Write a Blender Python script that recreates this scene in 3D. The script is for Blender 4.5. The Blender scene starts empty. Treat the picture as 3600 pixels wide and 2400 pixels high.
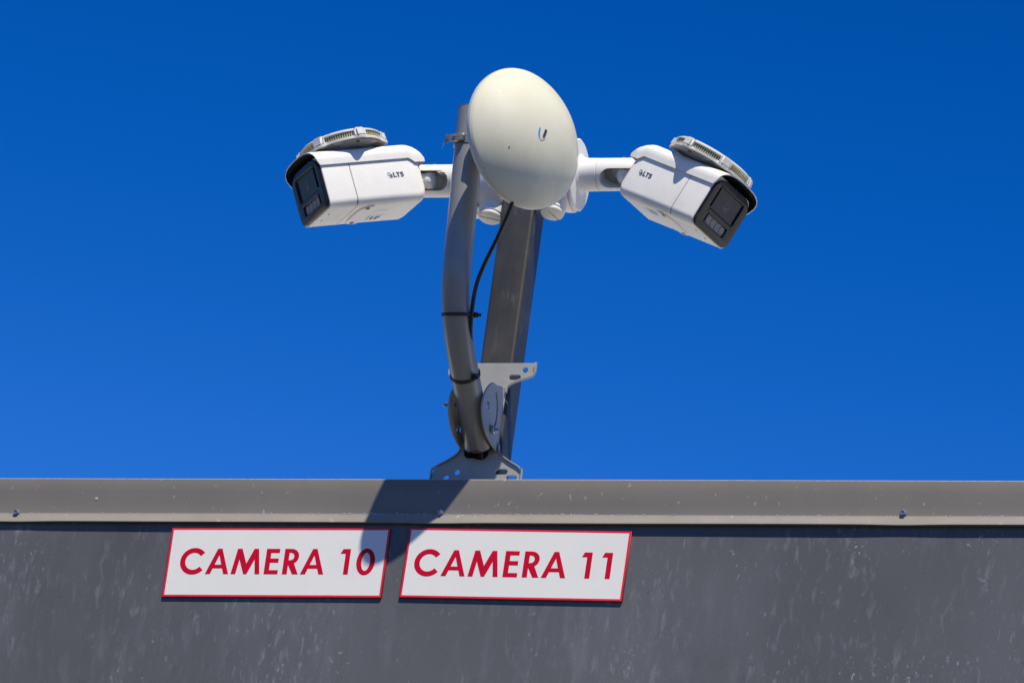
import bpy, bmesh, math, random
from mathutils import Vector, Matrix
random.seed(7)
scene = bpy.context.scene
COL = scene.collection
PI = math.pi

# ------------------------------------------------------------------ camera
cam_d = bpy.data.cameras.new('camera'); cam_d.lens = 300; cam_d.sensor_width = 36
cam_d.clip_start = 0.1; cam_d.clip_end = 6000
cam = bpy.data.objects.new('camera', cam_d); COL.objects.link(cam)
CR = Vector((0.954743, 0.270264, 0.124192)); CU = Vector((0.00265, -0.425268, 0.905064)); CB = Vector((0.29742, -0.863768, -0.406737))
M = Matrix((CR, CU, CB)).transposed().to_4x4(); M.translation = Vector((3.54144, -10.36529, -4.66854))
cam.matrix_world = M
scene.camera = cam
scene.render.resolution_x = 1024; scene.render.resolution_y = 682

# ------------------------------------------------------------------ sun and sky
SUN = Vector((0.60, -1.0, 1.88)).normalized()        # direction towards the sun
sun_d = bpy.data.lights.new('sun', 'SUN'); sun_d.energy = 5.0; sun_d.angle = math.radians(0.53); sun_d.color = (1.0, 0.93, 0.80)
sun = bpy.data.objects.new('sun', sun_d); COL.objects.link(sun)
sun.rotation_euler = SUN.to_track_quat('Z', 'Y').to_euler(); sun.location = (6, -8, 12)

world = bpy.data.worlds.new('World'); scene.world = world; world.use_nodes = True
nt = world.node_tree; nt.nodes.clear()
def wn(t, **k):
    n = nt.nodes.new(t)
    for a, b in k.items(): setattr(n, a, b)
    return n
sky = wn('ShaderNodeTexSky', sky_type='NISHITA', sun_disc=False)
sky.sun_elevation = math.asin(SUN.z); sky.sun_rotation = math.atan2(SUN.x, SUN.y)
sky.altitude = 1200; sky.air_density = 1.0; sky.dust_density = 0.2; sky.ozone_density = 3.0
tc = wn('ShaderNodeTexCoord'); sep = wn('ShaderNodeSeparateXYZ'); ramp = wn('ShaderNodeValToRGB'); mul = wn('ShaderNodeMix', data_type='RGBA', blend_type='MULTIPLY')
mul.inputs[0].default_value = 1.0
bg = wn('ShaderNodeBackground'); bg.inputs[1].default_value = 0.135
out = wn('ShaderNodeOutputWorld')
nt.links.new(tc.outputs['Generated'], sep.inputs[0]); nt.links.new(sep.outputs['Z'], ramp.inputs[0])
nt.links.new(sky.outputs[0], mul.inputs[6]); nt.links.new(ramp.outputs[0], mul.inputs[7])
nt.links.new(bg.outputs[0], out.inputs[0])
# clear polarised sky: paler low down, deep saturated blue from about 27 degrees up to the zenith
SKYRAMP = [(0.0, (0.20, 0.30, 0.50)), (0.28, (0.20, 0.52, 1.00)), (0.366, (0.23, 0.72, 1.42)), (0.405, (0.01, 0.42, 1.04)), (0.45, (0.0, 0.32, 0.84)), (0.62, (0.0, 0.17, 0.42)), (1.0, (0.0, 0.12, 0.30))]
SKYGAIN = 1.6
cr = ramp.color_ramp; cr.interpolation = 'B_SPLINE'
while len(cr.elements) < len(SKYRAMP): cr.elements.new(0.5)
for e, (p, c) in zip(cr.elements, SKYRAMP): e.position = p; e.color = (c[0] / SKYGAIN, c[1] / SKYGAIN, c[2] / SKYGAIN, 1)
gain = wn('ShaderNodeVectorMath', operation='SCALE'); gain.inputs['Scale'].default_value = SKYGAIN
nt.links.new(mul.outputs[2], gain.inputs[0]); nt.links.new(gain.outputs[0], bg.inputs[0])

vs = scene.view_settings
vs.view_transform = 'Standard'; vs.look = 'None'; vs.gamma = 1; vs.exposure = 0.14; vs.use_curve_mapping = False

# ------------------------------------------------------------------ materials
def new_mat(name, color, rough=0.5, metal=0.0, spec=0.5, coat=0.0, var=0.0, var_scale=20.0, speck=None, bump=0.0, bump_scale=200.0, stretch=(1, 1, 1), tint=None, rvar=0.0):
    m = bpy.data.materials.new(name); m.use_nodes = True
    t = m.node_tree; p = t.nodes['Principled BSDF']; L = t.links.new
    p.inputs['Base Color'].default_value = (*color, 1); p.inputs['Roughness'].default_value = rough
    p.inputs['Metallic'].default_value = metal; p.inputs['Specular IOR Level'].default_value = spec
    p.inputs['Coat Weight'].default_value = coat; p.inputs['Coat Roughness'].default_value = 0.08
    c = t.nodes.new('ShaderNodeTexCoord'); mp = t.nodes.new('ShaderNodeMapping'); mp.inputs['Scale'].default_value = stretch
    L(c.outputs['Object'], mp.inputs[0])
    col = None
    if var:
        n = t.nodes.new('ShaderNodeTexNoise'); n.inputs['Scale'].default_value = var_scale; n.inputs['Detail'].default_value = 8; n.inputs['Roughness'].default_value = 0.62
        L(mp.outputs[0], n.inputs['Vector'])
        r = t.nodes.new('ShaderNodeMapRange'); r.inputs['From Min'].default_value = 0.3; r.inputs['From Max'].default_value = 0.7
        L(n.outputs['Fac'], r.inputs['Value'])
        mx = t.nodes.new('ShaderNodeMix'); mx.data_type = 'RGBA'
        lo = [x * (1 - var) for x in color]; hi = [min(1, x * (1 + var)) for x in color]
        if tint: lo = [a * b for a, b in zip(lo, tint)]
        mx.inputs[6].default_value = (*lo, 1); mx.inputs[7].default_value = (*hi, 1)
        L(r.outputs[0], mx.inputs[0]); col = mx.outputs[2]
        if rvar:
            rr = t.nodes.new('ShaderNodeMapRange'); rr.inputs['To Min'].default_value = rough - rvar; rr.inputs['To Max'].default_value = rough + rvar
            L(n.outputs['Fac'], rr.inputs['Value']); L(rr.outputs[0], p.inputs['Roughness'])
    for sp in (speck or []):       # (colour, scale, low, high, stretch, strength)
        sc, s, lo_, hi_, st, strength = sp
        mp2 = t.nodes.new('ShaderNodeMapping'); mp2.inputs['Scale'].default_value = st; L(c.outputs['Object'], mp2.inputs[0])
        n = t.nodes.new('ShaderNodeTexNoise'); n.inputs['Scale'].default_value = s; n.inputs['Detail'].default_value = 3; n.inputs['Roughness'].default_value = 0.5
        L(mp2.outputs[0], n.inputs['Vector'])
        r = t.nodes.new('ShaderNodeMapRange'); r.inputs['From Min'].default_value = lo_; r.inputs['From Max'].default_value = hi_; r.inputs['To Max'].default_value = strength
        L(n.outputs['Fac'], r.inputs['Value'])
        mx = t.nodes.new('ShaderNodeMix'); mx.data_type = 'RGBA'
        if col is not None: L(col, mx.inputs[6])
        else: mx.inputs[6].default_value = (*color, 1)
        mx.inputs[7].default_value = (*sc, 1); L(r.outputs[0], mx.inputs[0]); col = mx.outputs[2]
    if col is not None: L(col, p.inputs['Base Color'])
    if bump:
        n = t.nodes.new('ShaderNodeTexNoise'); n.inputs['Scale'].default_value = bump_scale; n.inputs['Detail'].default_value = 5
        L(mp.outputs[0], n.inputs['Vector'])
        b = t.nodes.new('ShaderNodeBump'); b.inputs['Strength'].default_value = bump; b.inputs['Distance'].default_value = 0.002
        L(n.outputs['Fac'], b.inputs['Height']); L(b.outputs[0], p.inputs['Normal'])
    return m

ONE = (1, 1, 1)
MAT = {}
MAT['cam_white'] = new_mat('white_powder_coat', (0.80, 0.78, 0.735), 0.55, spec=0.35, var=0.035, var_scale=45, bump=0.10, bump_scale=1400,
    speck=[((0.25, 0.24, 0.22), 160, 0.74, 0.80, ONE, 0.6), ((0.50, 0.47, 0.42), 14, 0.58, 0.8, ONE, 0.35)])
MAT['box_white'] = new_mat('white_enclosure_paint', (0.75, 0.735, 0.695), 0.5, var=0.04, var_scale=30, bump=0.2, bump_scale=1200,
    speck=[((0.36, 0.32, 0.26), 60, 0.66, 0.78, ONE, 0.5)])
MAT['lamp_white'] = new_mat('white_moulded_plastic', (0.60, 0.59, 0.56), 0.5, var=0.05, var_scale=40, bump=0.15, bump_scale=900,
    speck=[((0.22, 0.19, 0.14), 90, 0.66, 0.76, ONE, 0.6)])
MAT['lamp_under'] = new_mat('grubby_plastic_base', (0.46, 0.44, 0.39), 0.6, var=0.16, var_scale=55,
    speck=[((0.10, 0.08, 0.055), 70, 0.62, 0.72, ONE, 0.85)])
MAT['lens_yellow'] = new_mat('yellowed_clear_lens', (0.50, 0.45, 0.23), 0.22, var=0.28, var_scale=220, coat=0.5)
MAT['lens_dark'] = new_mat('dark_lens_cell', (0.16, 0.155, 0.085), 0.3, var=0.2, var_scale=200)  # dark olive drum seen between the paler ribs
MAT['black_plastic'] = new_mat('black_plastic', (0.008, 0.009, 0.012), 0.20, spec=0.35, var=0.25, var_scale=30, speck=[((0.05, 0.048, 0.045), 40, 0.6, 0.75, ONE, 0.5)])
MAT['brow_plastic'] = new_mat('scuffed_black_plastic', (0.05, 0.05, 0.052), 0.4, var=0.2, var_scale=90)
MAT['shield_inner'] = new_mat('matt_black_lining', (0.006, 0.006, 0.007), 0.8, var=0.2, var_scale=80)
MAT['window_glass'] = new_mat('dark_front_glass', (0.030, 0.034, 0.044), 0.08, spec=0.22, var=0.15, var_scale=60)
MAT['lens_ring'] = new_mat('lens_ring', (0.06, 0.072, 0.085), 0.25, var=0.1, var_scale=90)
MAT['lens_core'] = new_mat('lens_core', (0.08, 0.10, 0.115), 0.15, spec=0.4, var=0.15, var_scale=90)
MAT['led_panel'] = new_mat('led_panel', (0.19, 0.19, 0.21), 0.25, spec=0.3, var=0.25, var_scale=160)
MAT['led_cup'] = new_mat('led_reflector', (0.22, 0.22, 0.24), 0.35, spec=0.3, var=0.2, var_scale=260)
MAT['logo_ink'] = new_mat('grey_blue_ink', (0.075, 0.085, 0.13), 0.5, var=0.15, var_scale=300)
MAT['sticker'] = new_mat('white_sticker', (0.72, 0.72, 0.72), 0.4, var=0.03, var_scale=80)
MAT['sticker_ink'] = new_mat('faded_black_ink', (0.09, 0.09, 0.088), 0.5, var=0.3, var_scale=300)
MAT['screw_steel'] = new_mat('zinc_screw', (0.30, 0.32, 0.35), 0.35, metal=0.5, var=0.4, var_scale=300)
MAT['rusty_screw'] = new_mat('rusty_screw', (0.20, 0.13, 0.08), 0.6, metal=0.3, var=0.5, var_scale=500)
MAT['bolt'] = new_mat('blue_zinc_bolt', (0.34, 0.42, 0.48), 0.28, metal=1.0, var=0.3, var_scale=400, speck=[((0.16, 0.09, 0.04), 300, 0.56, 0.7, ONE, 0.7)])
MAT['clamp'] = new_mat('stainless_band', (0.32, 0.29, 0.25), 0.34, metal=0.75, var=0.2, var_scale=200, speck=[((0.2, 0.11, 0.05), 160, 0.55, 0.7, ONE, 0.6)])
MAT['radome'] = new_mat('cream_radome', (0.66, 0.64, 0.52), 0.55, spec=0.16, coat=0.32, var=0.05, var_scale=18, tint=(1.02, 1, 0.93),
    speck=[((0.25, 0.22, 0.14), 95, 0.76, 0.80, ONE, 0.6), ((0.80, 0.78, 0.70), 120, 0.74, 0.8, ONE, 0.4)])
MAT['radome'].node_tree.nodes['Principled BSDF'].inputs['Coat Roughness'].default_value = 0.03
MAT['dish_back'] = new_mat('grey_white_dish_back', (0.58, 0.585, 0.57), 0.4, coat=0.3, var=0.05, var_scale=25)
MAT['blue_ink'] = new_mat('bright_blue_ink', (0.0, 0.30, 0.80), 0.4, var=0.2, var_scale=500)
MAT['dark_ink'] = new_mat('dark_brown_slot', (0.05, 0.045, 0.038), 0.5, var=0.2, var_scale=300)
MAT['emboss'] = new_mat('embossed_lilac_grey', (0.46, 0.45, 0.47), 0.5, var=0.05, var_scale=200)
MAT['mast'] = new_mat('grey_mast_paint', (0.235, 0.23, 0.22), 0.36, coat=0.40, var=0.08, var_scale=14, rvar=0.08, bump=0.08, bump_scale=500, speck=[((0.14, 0.10, 0.07), 130, 0.72, 0.8, ONE, 0.5)])
MAT['rust'] = new_mat('orange_rust', (0.20, 0.085, 0.02), 0.85, var=0.5, var_scale=150, bump=0.6, bump_scale=600)
MAT['bracket'] = new_mat('grey_bracket_paint', (0.33, 0.325, 0.31), 0.42, spec=0.35, var=0.06, var_scale=30, bump=0.1, bump_scale=700, speck=[((0.28, 0.17, 0.08), 110, 0.70, 0.78, ONE, 0.6)])
MAT['post'] = new_mat('weathered_post_paint', (0.029, 0.029, 0.0285), 0.46, var=0.16, var_scale=9, stretch=(3, 3, 0.6), rvar=0.12, bump=0.10, bump_scale=160,
    speck=[((0.13, 0.13, 0.125), 60, 0.62, 0.76, (1, 1, 0.3), 0.45), ((0.08, 0.072, 0.06), 16, 0.52, 0.7, ONE, 0.4)])
MAT['cable'] = new_mat('black_cable_sheath', (0.008, 0.008, 0.009), 0.38, var=0.2, var_scale=100, bump=0.1, bump_scale=400)
MAT['zip'] = new_mat('black_nylon', (0.008, 0.008, 0.010), 0.45, var=0.2, var_scale=100)
MAT['sign_red'] = new_mat('red_sign_edge', (0.74, 0.008, 0.028), 0.42, var=0.12, var_scale=60, bump=0.06, bump_scale=300)
MAT['sign_edge'] = new_mat('brown_red_sign_edge', (0.26, 0.035, 0.035), 0.55, var=0.3, var_scale=80)  # board edges a darker red-brown than the border
MAT['sign_white'] = new_mat('white_sign_face', (0.75, 0.735, 0.68), 0.38, var=0.025, var_scale=14, bump=0.05, bump_scale=900,
    speck=[((0.30, 0.28, 0.24), 120, 0.765, 0.80, ONE, 0.7), ((0.62, 0.60, 0.57), 7, 0.5, 0.75, (1, 1, 0.5), 0.4)])
MAT['letter_red'] = new_mat('red_vinyl', (0.53, 0.0, 0.020), 0.38, spec=0.2, var=0.08, var_scale=50, bump=0.04, bump_scale=500)
MAT['letter_edge'] = new_mat('faded_vinyl_edge', (0.68, 0.36, 0.33), 0.45, var=0.15, var_scale=100)
MAT['coping'] = new_mat('taupe_flashing_paint', (0.170, 0.155, 0.135), 0.42, spec=0.35, var=0.055, var_scale=6, rvar=0.07, bump=0.05, bump_scale=600,
    speck=[((0.42, 0.40, 0.37), 130, 0.665, 0.73, (1, 1, 0.6), 0.55), ((0.26, 0.22, 0.18), 5, 0.5, 0.8, ONE, 0.25), ((0.10, 0.095, 0.09), 60, 0.75, 0.8, ONE, 0.5)])
MAT['coping_lip'] = new_mat('sun_lightened_flashing_lip', (0.27, 0.245, 0.21), 0.5, spec=0.3, var=0.08, var_scale=12, speck=[((0.44, 0.41, 0.37), 90, 0.66, 0.74, (1, 1, 0.7), 0.6), ((0.14, 0.12, 0.10), 30, 0.66, 0.78, (.4, 1, 1), 0.5)])  # lip colour lightened to stand in for stronger sun on its slope
MAT['highlight_wear'] = new_mat('corner_highlight_and_wear', (0.48, 0.46, 0.43), 0.4, metal=0.2, var=0.3, var_scale=150)  # pale tone for flecks and rivet, also the painted highlight on the coping's corner
MAT['wall'] = new_mat('slate_grey_cladding', (0.078, 0.080, 0.085), 0.5, spec=0.32, var=0.09, var_scale=4.0, stretch=(1.4, 1, 0.6), rvar=0.08, bump=0.10, bump_scale=420,
    speck=[((0.125, 0.13, 0.142), 2.4, 0.45, 0.75, (1.3, 1, 0.7), 0.6), ((0.30, 0.27, 0.21), 110, 0.70, 0.76, (2.0, 1, 0.6), 0.5), ((0.045, 0.045, 0.047), 140, 0.72, 0.77, ONE, 0.6)])
def chalk(mat, layers):
    """dusty runs gathered in patches: a fine stretched noise let through by a broad one"""
    t = mat.node_tree; L = t.links.new; p = t.nodes['Principled BSDF']; c = t.nodes.new('ShaderNodeTexCoord'); src = p.inputs['Base Color'].links[0].from_socket
    for color, fs, flo, fhi, fstr, cs, clo, chi, k, off in layers:
        def nz(sc, st, lo, hi, to, det):
            m = t.nodes.new('ShaderNodeMapping'); m.inputs['Scale'].default_value = st; m.inputs['Location'].default_value = off; m.inputs['Rotation'].default_value = (0, math.radians(-2), 0); L(c.outputs['Object'], m.inputs[0])
            n = t.nodes.new('ShaderNodeTexNoise'); n.inputs['Scale'].default_value = sc; n.inputs['Detail'].default_value = det; n.inputs['Roughness'].default_value = 0.6; n.inputs['Distortion'].default_value = 0.25; L(m.outputs[0], n.inputs['Vector'])
            q = t.nodes.new('ShaderNodeMapRange'); q.interpolation_type = 'SMOOTHSTEP'; q.inputs['From Min'].default_value = lo; q.inputs['From Max'].default_value = hi; q.inputs['To Max'].default_value = to; L(n.outputs['Fac'], q.inputs['Value']); return q.outputs[0]
        a_ = nz(fs, fstr, flo, fhi, k, 5); b_ = nz(cs, (1, 1, .8), clo, chi, 1.0, 3)
        mu = t.nodes.new('ShaderNodeMath'); mu.operation = 'MULTIPLY'; L(a_, mu.inputs[0]); L(b_, mu.inputs[1])
        mx = t.nodes.new('ShaderNodeMix'); mx.data_type = 'RGBA'; mx.inputs[7].default_value = (*color, 1); L(src, mx.inputs[6]); L(mu.outputs[0], mx.inputs[0]); src = mx.outputs[2]
    L(src, p.inputs['Base Color'])
chalk(MAT['wall'], [((0.24, 0.255, 0.285), 44, 0.52, 0.72, (2.0, 1, 0.62), 5.0, 0.42, 0.64, 0.48, (0, 0, 0)),
                    ((0.31, 0.32, 0.35), 85, 0.55, 0.70, (1.8, 1, 0.60), 8.0, 0.50, 0.68, 0.50, (3, 0, 1)),
                    ((0.165, 0.172, 0.19), 17, 0.48, 0.74, (2.3, 1, 0.45), 3.0, 0.40, 0.62, 0.45, (7, 0, 2)),
                    ((0.38, 0.39, 0.41), 120, 0.58, 0.70, (1.2, 1, 0.9), 7.0, 0.55, 0.68, 0.75, (1, 0, 5)),
                    ((0.052, 0.052, 0.055), 24, 0.52, 0.75, (1.6, 1, 0.6), 4.0, 0.45, 0.65, 0.45, (5, 0, 8))])
MAT['roof'] = new_mat('pale_roof_membrane', (0.80, 0.80, 0.78), 0.7, var=0.12, var_scale=1.5)
MAT['ground'] = new_mat('weathered_concrete', (0.13, 0.125, 0.11), 0.85, var=0.16, var_scale=0.25, speck=[((0.16, 0.155, 0.15), 0.5, 0.55, 0.7, ONE, 0.5)])
MAT['asphalt'] = new_mat('asphalt', (0.045, 0.045, 0.046), 0.85, var=0.2, var_scale=1.0)
MAT['line_paint'] = new_mat('white_line_paint', (0.70, 0.70, 0.68), 0.7, var=0.1, var_scale=2)

# ------------------------------------------------------------------ helpers
def thing(name, loc, label, cat, group=None, rot=None):
    o = bpy.data.objects.new(name, None); COL.objects.link(o)
    m = (rot.to_4x4() if rot else Matrix.Identity(4)); m.translation = Vector(loc); o.matrix_world = m
    o.empty_display_size = 0.05
    o['label'] = label; o['category'] = cat
    if group: o['group'] = group
    return o
ROOTM = {}
def link(name, me, mat, root, parent=None, frame='world', smooth=None, mi=None, stuff=False):
    """me in world coordinates (frame='world') or already in the root thing's space (frame='local')"""
    o = bpy.data.objects.new(name, me); COL.objects.link(o)
    if frame == 'world' and root is not None: me.transform(root.matrix_world.inverted())
    if mat is not None:
        me.materials.clear()
        for mm in (mat if isinstance(mat, (list, tuple)) else [mat]): me.materials.append(MAT[mm])
    if mi is not None:
        for p, k_ in zip(me.polygons, mi): p.material_index = k_
    if stuff: o['kind'] = 'stuff'
    if root is not None: o.parent = parent or root
    if smooth is not None:
        for p in me.polygons: p.use_smooth = True
        me.set_sharp_from_angle(angle=math.radians(smooth))
    return o
def pmesh(verts, faces, name='mesh', fix=True):
    me = bpy.data.meshes.new(name); me.from_pydata([tuple(v) for v in verts], [], faces)
    if fix:
        bm = bmesh.new(); bm.from_mesh(me); bmesh.ops.remove_doubles(bm, verts=bm.verts, dist=1e-7)
        bmesh.ops.recalc_face_normals(bm, faces=bm.faces); bm.to_mesh(me); bm.free()
    me.update(); return me
def join(meshes):
    bm = bmesh.new()
    for m in meshes: bm.from_mesh(m)
    me = bpy.data.meshes.new('mesh'); bm.to_mesh(me); bm.free(); return me
def loft(rings, cap0=True, cap1=True):
    n = len(rings[0]); V = [v for r in rings for v in r]; F = []
    for k in range(len(rings) - 1):
        for i in range(n):
            j = (i + 1) % n; F.append((k * n + i, k * n + j, (k + 1) * n + j, (k + 1) * n + i))
    if cap0: F.append(tuple(range(n))[::-1])
    if cap1: F.append(tuple((len(rings) - 1) * n + i for i in range(n)))
    return pmesh(V, F)
def axes(d, up=Vector((0, 0, 1))):
    d = Vector(d).normalized(); x = up.cross(d)
    if x.length < 1e-4: x = Vector((1, 0, 0)).cross(d)
    x.normalize(); return x, d.cross(x), d
def lathe(c, d, prof, n=48, up=Vector((0, 0, 1)), cap0=True, cap1=True):
    """prof: list of (radius, distance along d)"""
    x, y, d = axes(d, up); c = Vector(c)
    return loft([[c + d * t + (x * math.cos(a) + y * math.sin(a)) * r for a in [2 * PI * i / n for i in range(n)]] for r, t in prof], cap0, cap1)
def cyl(c, d, r, l, n=40, b=0.0):
    return lathe(c, d, [(r - b, 0), (r, b), (r, l - b), (r - b, l)] if b else [(r, 0), (r, l)], n)
def smooth_path(pts, k=8):
    P = [Vector(p) for p in pts]; out_ = []
    Q = [P[0] * 2 - P[1]] + P + [P[-1] * 2 - P[-2]]
    for i in range(1, len(Q) - 2):
        for s in range(k):
            t = s / k; p0, p1, p2, p3 = Q[i - 1], Q[i], Q[i + 1], Q[i + 2]
            out_.append(0.5 * ((2 * p1) + (p2 - p0) * t + (2 * p0 - 5 * p1 + 4 * p2 - p3) * t * t + (3 * p1 - p0 - 3 * p2 + p3) * t ** 3))
    out_.append(P[-1]); return out_
def tube(path, r, n=32, caps=True, inner=None, ref=Vector((1, 0, 0)), closed=False):
    rings = []; irings = []
    for i, p in enumerate(path):
        a = path[i - 1] if (i > 0 or closed) else path[i]; b = path[(i + 1) % len(path)] if (i < len(path) - 1 or closed) else path[i]
        t = (b - a).normalized(); x = (ref - t * ref.dot(t)).normalized(); y = t.cross(x)
        rings.append([p + (x * math.cos(q) + y * math.sin(q)) * r for q in [2 * PI * k / n for k in range(n)]])
        if inner: irings.append([p + (x * math.cos(q) + y * math.sin(q)) * inner for q in [2 * PI * k / n for k in range(n)]])
    if inner:
        rings = rings + irings[::-1] + [rings[0]]
        return loft(rings, False, False)
    if closed: return loft(rings + [rings[0]], False, False)
    return loft(rings, caps, caps)
def rrect(x0, x1, z0, z1, rb, rt=None, n=6):
    rt = rb if rt is None else rt; P = []
    for cx, cz, r, a0 in ((x1 - rb, z0 + rb, rb, -90), (x1 - rt, z1 - rt, rt, 0), (x0 + rt, z1 - rt, rt, 90), (x0 + rb, z0 + rb, rb, 180)):
        for i in range(n + 1):
            a = math.radians(a0 + 90 * i / n); P.append((cx + r * math.cos(a), cz + r * math.sin(a)))
    return P
def circ(cx, cz, r, n=24, rz=None): return [(cx + r * math.cos(2 * PI * i / n), cz + (rz or r) * math.sin(2 * PI * i / n)) for i in range(n)]
def slot(ax, az, bx, bz, r, n=8):
    d = Vector((bx - ax, bz - az)).normalized(); a0 = math.atan2(d.y, d.x); P = []
    for i in range(n + 1): a = a0 - PI / 2 + PI * i / n; P.append((bx + r * math.cos(a), bz + r * math.sin(a)))
    for i in range(n + 1): a = a0 + PI / 2 + PI * i / n; P.append((ax + r * math.cos(a), az + r * math.sin(a)))
    return P
def poly(loops, thick, mtx, bevel=0.0):
    """filled 2-D outline with holes, extruded from 0 to thick along the frame's third axis"""
    cu = bpy.data.curves.new('outline', 'CURVE'); cu.dimensions = '2D'; cu.fill_mode = 'BOTH'
    cu.extrude = max(thick / 2 - bevel, 1e-6); cu.bevel_depth = bevel; cu.offset = -bevel; cu.bevel_resolution = 2 if bevel > 0.0008 else 0
    for lp in loops:
        s = cu.splines.new('POLY'); s.points.add(len(lp) - 1)
        for p, q in zip(s.points, lp): p.co = (q[0], q[1], 0, 1)
        s.use_cyclic_u = True
    o = bpy.data.objects.new('outline', cu); COL.objects.link(o)
    dg = bpy.context.evaluated_depsgraph_get(); dg.update()
    me = bpy.data.meshes.new_from_object(o.evaluated_get(dg)); bpy.data.objects.remove(o); bpy.data.curves.remove(cu)
    me.transform(Matrix.Translation((0, 0, thick / 2))); me.transform(mtx)
    if mtx.determinant() < 0: me.flip_normals()
    bm = bmesh.new(); bm.from_mesh(me); bmesh.ops.remove_doubles(bm, verts=bm.verts, dist=1e-7); bmesh.ops.recalc_face_normals(bm, faces=bm.faces); bm.to_mesh(me); bm.free()
    return me
def frame(o, x, y, z):
    m = Matrix((Vector(x), Vector(y), Vector(z))).transposed().to_4x4(); m.translation = Vector(o); return m
def box(x0, x1, y0, y1, z0, z1, b=0.0):
    bm = bmesh.new(); bmesh.ops.create_cube(bm, size=1.0)
    for v in bm.verts: v.co = Vector(((x0 + x1) / 2 + v.co.x * (x1 - x0), (y0 + y1) / 2 + v.co.y * (y1 - y0), (z0 + z1) / 2 + v.co.z * (z1 - z0)))
    if b: bmesh.ops.bevel(bm, geom=list(bm.edges), offset=b, segments=2, affect='EDGES', profile=0.5)
    me = bpy.data.meshes.new('mesh'); bm.to_mesh(me); bm.free(); return me
def boolean(a, b, op='DIFFERENCE'):
    oa = bpy.data.objects.new('a', a); ob = bpy.data.objects.new('b', b); COL.objects.link(oa); COL.objects.link(ob)
    md = oa.modifiers.new('cut', 'BOOLEAN'); md.object = ob; md.operation = op; md.solver = 'EXACT'
    dg = bpy.context.evaluated_depsgraph_get(); dg.update()
    me = bpy.data.meshes.new_from_object(oa.evaluated_get(dg)); bpy.data.objects.remove(oa); bpy.data.objects.remove(ob); return me

# ------------------------------------------------------------------ ground (large structure)
GZ = -6.3
g = link('ground', pmesh([(-2500, -2500, GZ), (2500, -2500, GZ), (2500, 2500, GZ), (-2500, 2500, GZ)], [(0, 1, 2, 3)]), 'ground', None); g['kind'] = 'structure'
g = link('parking_lot', pmesh([(-60, -46, GZ + .004), (60, -46, GZ + .004), (60, -3, GZ + .004), (-60, -3, GZ + .004)], [(0, 1, 2, 3)]), 'asphalt', None); g['kind'] = 'structure'
V = []; F = []
for i in range(34):
    for y0, y1 in ((-15, -10), (-32, -27), (-38, -33)):
        x = -45 + i * 2.7; k = len(V); V += [(x, y0, GZ + .008), (x + .12, y0, GZ + .008), (x + .12, y1, GZ + .008), (x, y1, GZ + .008)]; F.append((k, k + 1, k + 2, k + 3))
g = link('parking_lines', pmesh(V, F), 'line_paint', None); g['kind'] = 'structure'

# ------------------------------------------------------------------ building with metal coping
bld = thing('building', (0, 6, GZ), 'dark slate grey metal clad building front with taupe flashing along its top', 'building')
WALL_Y = 0.0016
def wave(x, s): return math.sin(x * 5.1 + s) * .5 + math.sin(x * 11.3 + s * 2.1) * .3 + math.sin(x * 2.3 + s * .7) * .6
XS = [-15, -10, -7, -5, -4, -3] + [-2 + i * 0.01 for i in range(401)] + [3, 4, 5, 7, 10, 15]
V = []; F = []
zs = [GZ, -3.0, -1.5, -.8, -.5, -.35, -.25, -.20, -.15, -.10, -.06, -.03]
for x in XS:
    for z in zs:
        amp = 0.0012 if z > -1.2 else 0
        V.append((x, WALL_Y + amp * 0.35 * wave(x * .45 + z * .8, 1.3), z))
n = len(zs)
for i in range(len(XS) - 1):
    for j in range(n - 1): F.append((i * n + j, (i + 1) * n + j, (i + 1) * n + j + 1, i * n + j + 1))
k = len(V)
V += [(-15, 12, GZ), (-15, 12, -.03), (15, 12, GZ), (15, 12, -.03)]
a0 = 0; aT = n - 1; b0 = (len(XS) - 1) * n; bT = b0 + n - 1
F += [tuple([k, k + 1] + [a0 + j for j in range(n - 1, -1, -1)]), tuple([k + 3, k + 2] + [b0 + j for j in range(n)]), (k, k + 2, k + 3, k + 1)]
link('wall', pmesh(V, F), 'wall', bld, smooth=30)
link('roof', pmesh([(-14.9, .066, -.75), (14.9, .066, -.75), (14.9, 11.9, -.75), (-14.9, 11.9, -.75)], [(0, 1, 2, 3)]), 'roof', bld)

SCREWS = [(-0.728, -0.0535), (-0.0974, -0.0515), (0.5698, -0.0497), (-1.36, -.052), (1.21, -.052)]
def dent(x):       # the sheet is pulled in at each screw
    return sum(math.exp(-((x - sx) / .045) ** 2) for sx, _ in SCREWS)
def coping_profile(x):
    w1 = wave(x, .4); w2 = wave(x, 2.9); d = dent(x)
    lip = -.0058 - .0005 * w1 + .0010 * d - (0.0007 if x > .38 else 0.0007 * max(0, min(1, (x - .2) / .18)))
    zc = -.0540 + .0003 * w2; zt = -.0680 - .0006 * w1 - .0006 * d
    mid = .0010 * wave(x * .7, 5.0)
    zt0 = -.0000 + .0003 * wave(x * .5, 3.3)
    return [(.064, -.16), (.064, zt0 - .0008), (.0632, zt0), (.0010, zt0), (.0003, zt0 - .0003), (0, zt0 - .0012), (mid, -.020), (mid * 1.2 + .0003 * d, -.038),
            (.0003 * d, zc + .0012), (-.0002 + .0003 * d, zc), (lip * .55, (zc + zt) / 2 - .0002), (lip, zt), (lip - .0002, zt - .0008), (lip + .0006, zt - .0014), (.0006, zt - .0006)]
n = 15; V = []; F = []; MI = []
for x in XS:
    for (y, z) in coping_profile(x): V.append((x, y, z))
for i in range(len(XS) - 1):
    for j in range(n - 1): F.append((i * n + j, (i + 1) * n + j, (i + 1) * n + j + 1, i * n + j + 1)); MI.append(1 if j in (3, 4) else 2 if j in (9, 10, 11) else 0)  # pale corner faces paint in the highlight line; lip takes its sun-lightened tone
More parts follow.
